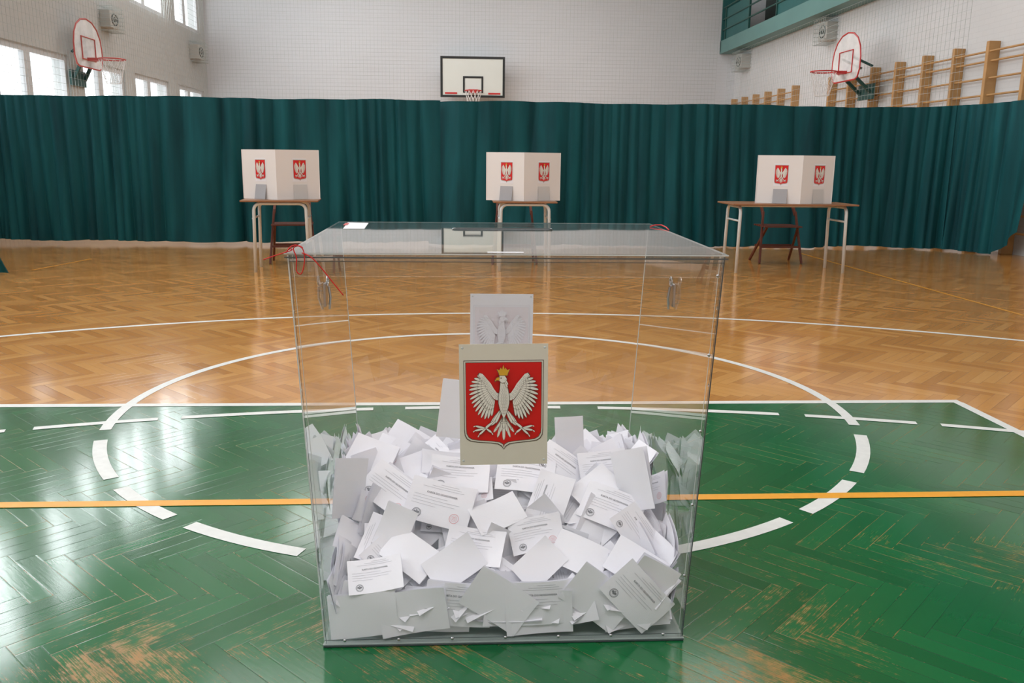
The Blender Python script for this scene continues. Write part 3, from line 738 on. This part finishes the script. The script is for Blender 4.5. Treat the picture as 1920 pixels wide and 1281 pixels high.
def cordz(pxs):
    MB().tube([onlid(a, b, dz + .002) for a, b, dz in pxs], .0018, 6).build('seal_cord', MT['cord'], box, smooth=True)
cordz([(1219, 425, 0), (1228, 422, .004), (1240, 422, .005), (1249, 426, .003), (1254, 431, 0)])

# ------------------------------------------------------------------ ballots
def text_mesh(body, size, bold=0.0):
    cu = bpy.data.curves.new('t', 'FONT'); cu.body = body; cu.size = size; cu.align_x = 'CENTER'; cu.resolution_u = 2; cu.offset = bold
    ob = bpy.data.objects.new('t', cu); col.objects.link(ob)
    dg = bpy.context.evaluated_depsgraph_get(); me = ob.evaluated_get(dg).to_mesh()
    vs = [v.co.copy() for v in me.vertices]; fs = [tuple(p_.vertices) for p_ in me.polygons]
    ob.evaluated_get(dg).to_mesh_clear(); bpy.data.objects.remove(ob); bpy.data.curves.remove(cu)
    return vs, fs
TITLE = text_mesh('KARTA DO GŁOSOWANIA', .0065, .0001)
def ballot_mesh(w_, h_, bend, twist, fold, marks, name, curl=0.0):
    mb = MB(); nx, ny = 8, 5
    def f(x, y):
        c_ = max(0.0, x / w_ + y / h_ - .5)
        return bend * ((x / w_ * 2) ** 2) * .5 + twist * (x / w_) * (y / h_) * 2 + curl * c_ * c_
    def grid(fn, sh=0):
        vs = [(-w_ / 2 + w_ * i / nx, -h_ / 2 + h_ * j / ny) for j in range(ny + 1) for i in range(nx + 1)]
        mb.add([(x + sh * (y + h_ / 2), y, fn(x, y)) for x, y in vs], [(j * (nx + 1) + i, j * (nx + 1) + i + 1, (j + 1) * (nx + 1) + i + 1, (j + 1) * (nx + 1) + i) for j in range(ny) for i in range(nx)])
    grid(f)
    if fold: grid(lambda x, y: f(x, y) - .0008 - (y + h_ / 2) * fold - fold * .12 * (x + w_ / 2), fold * .4)
    e = .0008
    def quad(x0, y0, x1, y1, mi):
        n_ = 6
        for i in range(n_):
            a = x0 + (x1 - x0) * i / n_; b = x0 + (x1 - x0) * (i + 1) / n_
            mb.add([(a, y0, f(a, y0) + e), (b, y0, f(b, y0) + e), (b, y1, f(b, y1) + e), (a, y1, f(a, y1) + e)], [(0, 1, 2, 3)], mi)
    def ring(cx_, cy_, r0, r1, mi, n_=18):
        vs = []; fs = []
        for i in range(n_):
            a = 2 * math.pi * i / n_
            for r_ in (r0, r1): x, y = cx_ + r_ * math.cos(a), cy_ + r_ * math.sin(a); vs.append((x, y, f(x, y) + e))
        for i in range(n_): j = (i + 1) % n_; fs.append((2 * i, 2 * i + 1, 2 * j + 1, 2 * j))
        mb.add(vs, fs, mi)
    if marks:
        sx = w_ / .165
        vs, fs = TITLE
        ty = h_ * .18
        mb.add([(v.x * sx, v.y + ty, f(v.x * sx, v.y + ty) + e) for v in vs], fs, 1)
        for i, (a, b) in enumerate(((-.42, .1), (-.42, .30), (-.42, .24), (-.42, -.05))):
            y = h_ * .10 - i * h_ * .07; quad(a * w_, y, b * w_, y + .0008, 2)
        for i in range(3): quad(-.32 * w_ + i * .02, h_ * (.32 + i * .05), (.32 - .05 * i) * w_, h_ * (.32 + i * .05) + .0008, 2)
        cx_, cy_ = -w_ * .30, -h_ * .32
        ring(cx_, cy_, .0092, .0105, 1); ring(cx_, cy_, .0075, .0080, 1)
        for dx in (-.0038, 0, .0038): ring(cx_ + dx, cy_ + (.001 if dx else -.001), 0.0001, .0028, 1, 8)
        ring(cx_, cy_ + .004, .0001, .0019, 1, 7)
        if marks > 1:
            cx_, cy_ = w_ * .27, -h_ * .26
            ring(cx_, cy_, .0102, .0112, 3); ring(cx_, cy_, .0066, .0071, 3)
            for dx in (-.003, 0, .003): quad(cx_ - .004, cy_ + dx, cx_ + .004, cy_ + dx + .0008, 3)
    me = bpy.data.meshes.new(name); me.from_pydata(mb.v, [], mb.f)
    for k_ in ('paper', 'ink', 'inklight', 'redink'): me.materials.append(MT[k_])
    me.polygons.foreach_set('material_index', mb.m)
    me.polygons.foreach_set('use_smooth', [True] * len(mb.f)); me.update(); return me
BL = {}
for i, (b_, t_, fo, cu_) in enumerate(((.010, .004, .08, .02), (-.009, .004, .05, -.03), (.002, -.006, .14, .03), (.017, .0, .03, 0), (-.013, -.003, .10, .04))):
    for mk_ in (0, 1, 2): BL[(mk_, i)] = ballot_mesh(.152, .102, b_, t_, fo, mk_, 'ballot', cu_)
    BL[(3, i)] = ballot_mesh(.105, .160, b_ * .6, t_, fo * .5, 0, 'ballot', cu_ * .4)
def top(x, y):
    v = (y - BY) / D; u = abs(x - BX) / wb
    if v < .5: q = v / .5; h_ = .115 + .205 * (q * q * (3 - 2 * q)) ** .8
    else: q = (v - .5) / .5; h_ = .32 - .09 * q
    return h_ + .03 * u ** 3
def hit(px, py):
    d = ray(px, py)
    for i in range(400):
        y = BY + .02 + i * (D - .04) / 400; t_ = y / d.y; p_ = Vector((d.x * t_, y, H + d.z * t_))
        if p_.z < top(p_.x, y): return p_
    return p_
GR = 'ballots in the clear box'
def put(loc, roll, pitch, yaw, mk_, var, scale, label, group=GR, sx=1.0):
    o = bpy.data.objects.new('ballot_paper', BL[(mk_, var)]); col.objects.link(o)
    Mx = Matrix.Translation(loc) @ Matrix.Rotation(R(yaw), 4, 'Z') @ Matrix.Rotation(R(pitch), 4, 'X') @ Matrix.Rotation(R(roll), 4, 'Z')
    Mx = Mx @ Matrix.Diagonal((scale * sx, scale, scale, 1))
    cs = [Mx @ v.co for v in BL[(mk_, var)].vertices]
    xm, xM = min(c_.x for c_ in cs), max(c_.x for c_ in cs); ym, yM = min(c_.y for c_ in cs), max(c_.y for c_ in cs); zm = min(c_.z for c_ in cs)
    zc_ = max(zm, .02); lim = hw(zc_) - .006; dx = dy = dz = 0
    if xm < BX - lim: dx = BX - lim - xm
    if xM > BX + lim: dx = BX + lim - xM
    if ym < BY + .004: dy = BY + .004 - ym
    if yM > BY + D - .006: dy = BY + D - .006 - yM
    if zm < .014: dz = .014 - zm
    Mx.translation = Mx.translation + Vector((dx, dy, dz)); o.matrix_world = Mx
    return tag(o, label, 'ballot', group)
rnd = random.Random(22)
LB = 'plain white folded ballot buried among the others deep in the heap'
for i in range(36):
    v = rnd.random(); y = BY + .03 + v * (D - .06); x = BX + rnd.uniform(-.42, .42); z = rnd.uniform(.03, max(.05, top(x, y) - .06))
    put(Vector((x, y, z)), rnd.uniform(0, 360), rnd.uniform(-12, 30), rnd.uniform(-20, 20), 0, rnd.randrange(4), 1.3, LB, 'ballots buried in the heap')
def zone(u, v):
    if v > .62: return 'white folded ballot at the back of the heap against the rear pane', 'ballots at the back of the heap'
    if u < -.6: return 'white ballot on the left side of the heap by the left pane', 'ballots on the left of the heap'
    if u > .6: return 'white ballot on the right side of the heap by the right pane', 'ballots on the right of the heap'
    if v < .3: return 'white ballot on the front slope of the heap, behind the front row', 'ballots on the front slope'
    return 'white ballot on the crest of the heap below the large red emblem', 'ballots on the crest of the heap'
for j in range(13):
    for i in range(15):
        u = (i - 7) / 7 * .93 + rnd.uniform(-.07, .07); v = max(.02, min(.97, j / 12 + rnd.uniform(-.05, .05)))
        x = BX + u * .43; y = BY + v * D; z = top(x, y) - .012 + rnd.uniform(-.03, .015)
        lab, g = zone(u, v); sd = rnd.uniform(-25, 25)
        if v > .6: pt = rnd.uniform(35, 85)
        else: pt = rnd.choice([rnd.uniform(18, 48), rnd.uniform(25, 55), rnd.uniform(50, 80)])
        if abs(u) > .78: sd = -math.copysign(rnd.uniform(35, 80), u); pt = rnd.uniform(45, 85)
        put(Vector((x, y, z)), rnd.choice([-1, 1]) * rnd.uniform(0, 60) + rnd.choice([0, 0, 90]), pt, sd, rnd.choice([0, 0, 3, 1, 1, 2]), rnd.randrange(5), rnd.uniform(.72, .98), lab, g)
for s in (-1, 1):
    for i in range(10):
        v = .06 + i * .095; z = .10 + .17 * min(1, v * 2) + rnd.uniform(-.03, .06)
        lab, g = zone(s * .9, min(v, .6))
        put(Vector((BX + s * (hw(z) - .02), BY + v * D, z)), rnd.uniform(-45, 45), 84 + rnd.uniform(-10, 4), -s * 80 + rnd.uniform(-12, 12), rnd.choice([0, 0, 1]), rnd.randrange(4), .9, lab, g)
hp = [
    (700, 862, -20, 45, 0, .9, 'blank ballot standing at the left end of the crest, beside the left pane'),
    (768, 842, -28, 50, 0, 1.1, 'large blank tilted ballot left of the emblem sheet, highest on that side'),
    (735, 930, -38, 40, 2, 1.1, 'ballot with round black seal facing left on the left slope'),
    (862, 900, -6, 35, 1, 1.1, 'printed ballot with black seal just under the left corner of the emblem sheet'),
    (985, 900, -12, 32, 1, 1.1, 'printed ballot with black seal just under the emblem sheet'),
    (825, 955, -14, 45, 2, 1.2, 'big printed ballot in front of the crest, red stamp at right'),
    (1052, 885, -42, 45, 1, 1.0, 'printed ballot leaning diagonally right of the emblem sheet'),
    (1030, 945, 72, 40, 1, 1.0, 'printed ballot turned sideways right of the heap centre'),
    (932, 975, 25, 30, 0, .9, 'small folded blank ballot at the centre of the heap'),
    (1005, 1010, 12, 38, 2, .95, 'printed ballot with pale red stamp below the heap centre'),
    (1128, 885, 8, 50, 1, .9, 'ballot with black seal at the top right of the heap'),
    (1145, 962, -22, 42, 2, 1.1, 'wide printed ballot with red stamp on the right slope'),
    (1115, 925, 40, 35, 0, .9, 'blank ballot above the wide stamped one on the right'),
    (890, 1035, -8, 35, 1, 1.0, 'printed ballot on the front slope, left of its middle'),
    (770, 1048, -35, 35, 0, .95, 'blank folded ballot on the front slope at left'),
    (852, 1068, 32, 50, 0, .95, 'blank ballot tilted up to the right on the front slope'),
    (1085, 1050, -25, 40, 0, .95, 'blank ballot tilted down to the right on the front slope'),
    (1010, 1068, 38, 45, 0, .85, 'small blank ballot in the middle of the front slope'),
    (705, 1090, 10, 35, 1, .9, 'printed ballot low on the front slope near the left pane'),
    (1190, 1070, -30, 50, 0, .95, 'blank ballot low on the front slope near the right pane'),
    (740, 1005, 70, 60, 0, .85, 'blank ballot standing edgewise on the left slope'),
    (1190, 1005, -60, 60, 1, .85, 'printed ballot standing edgewise on the right slope'),
]
for i, (px, py, ro, pi_, mk_, sc, lab) in enumerate(hp):
    p_ = hit(px, py); put(p_ + Vector((0, -.014, .022)), ro, pi_ + 4, rnd.uniform(-8, 8), mk_, i % 5, sc, lab)
for px, py, Y, ro, var, sc, lab in ((860, 768, 2.36, -7, 0, 1.05, 'tall blank ballot standing upright just left of the emblem sheet'),
                                    (1068, 822, 2.40, 3, 1, .80, 'blank ballot standing upright just right of the emblem sheet'),
                                    (1186, 900, 2.20, 22, 2, 1.05, 'blank ballot standing steeply at the right end of the crest'),
                                    (655, 915, 2.20, -14, 0, 1.0, 'blank ballot leaning steeply on the left pane'),
                                    (632, 870, 2.45, 20, 1, 1.0, 'blank ballot propped high in the rear left corner'),
                                    (1232, 880, 2.45, -20, 3, 1.0, 'blank ballot propped high in the rear right corner')):
    put(aty(px, py, Y), ro, 82, 0 if 700 < px < 1150 else (45 if px < 900 else -45), 3, var, sc, lab)
fr_ = [(672, 1155, 5, 0, 'blank ballot pressed to the front pane at the bottom left corner'),
       (775, 1148, 8, 0, 'second ballot from the left pressed to the front pane'),
       (860, 1135, -6, 1, 'printed ballot pressed to the front pane, third from the left'),
       (935, 1150, -34, 0, 'blank ballot slanting down to the right against the front pane'),
       (1015, 1132, 2, 1, 'wide printed ballot pressed flat to the middle of the front pane'),
       (1120, 1145, -38, 0, 'blank slanting ballot pressed to the front pane right of its middle'),
       (1195, 1135, -48, 1, 'steeply slanting ballot pressed to the front pane near the right corner'),
       (1250, 1110, 60, 0, 'ballot standing on its corner at the right end of the front pane'),
       (820, 1185, -4, 0, 'ballot lying low along the bottom edge left of the middle'),
       (1010, 1185, 3, 0, 'ballot lying low along the bottom edge in the middle'),
       (700, 1190, -12, 0, 'ballot lying low along the bottom edge at the left'),
       (1190, 1185, 6, 0, 'ballot lying low along the bottom edge at the right')]
for i, (px, py, ro, mk_, lab) in enumerate(fr_):
    put(aty(px, py, BY + .008 + .006 * (i % 3) + (.010 if i > 7 else 0)), ro, 86, 0, mk_, (1, 0, 1, 0)[i % 4], 1.12, lab)

# ------------------------------------------------------------------ light
wd = bpy.data.worlds.new('world'); scene.world = wd; wd.use_nodes = True
bg = wd.node_tree.nodes['Background']; bg.inputs[0].default_value = (.92, .97, 1.0, 1); bg.inputs[1].default_value = 2.6
def area(name, loc, rot, sx, sy, power, c=(1, 1, 1)):
    L = bpy.data.lights.new(name, 'AREA'); L.shape = 'RECTANGLE'; L.size = sx; L.size_y = sy; L.energy = power; L.color = c
    o = bpy.data.objects.new(name, L); col.objects.link(o); o.location = loc; o.rotation_euler = rot; return o
for y, pw in ((-1.5, 290), (5, 215), (12, 150), (19, 310)): area('ceiling_fill', (0.3, y, 7.2), (0, 0, 0), 9, 2.2, pw, (.98, .985, 1))  # unseen overhead fill lights, added and balanced zone by zone
for y, pw in ((0, 400), (6, 400), (12.5, 430), (19, 500)): area('window_light', (XL - .5, y, 5.4), (0, R(-72), 0), 2.4, 5.5, pw, (.94, .98, 1))
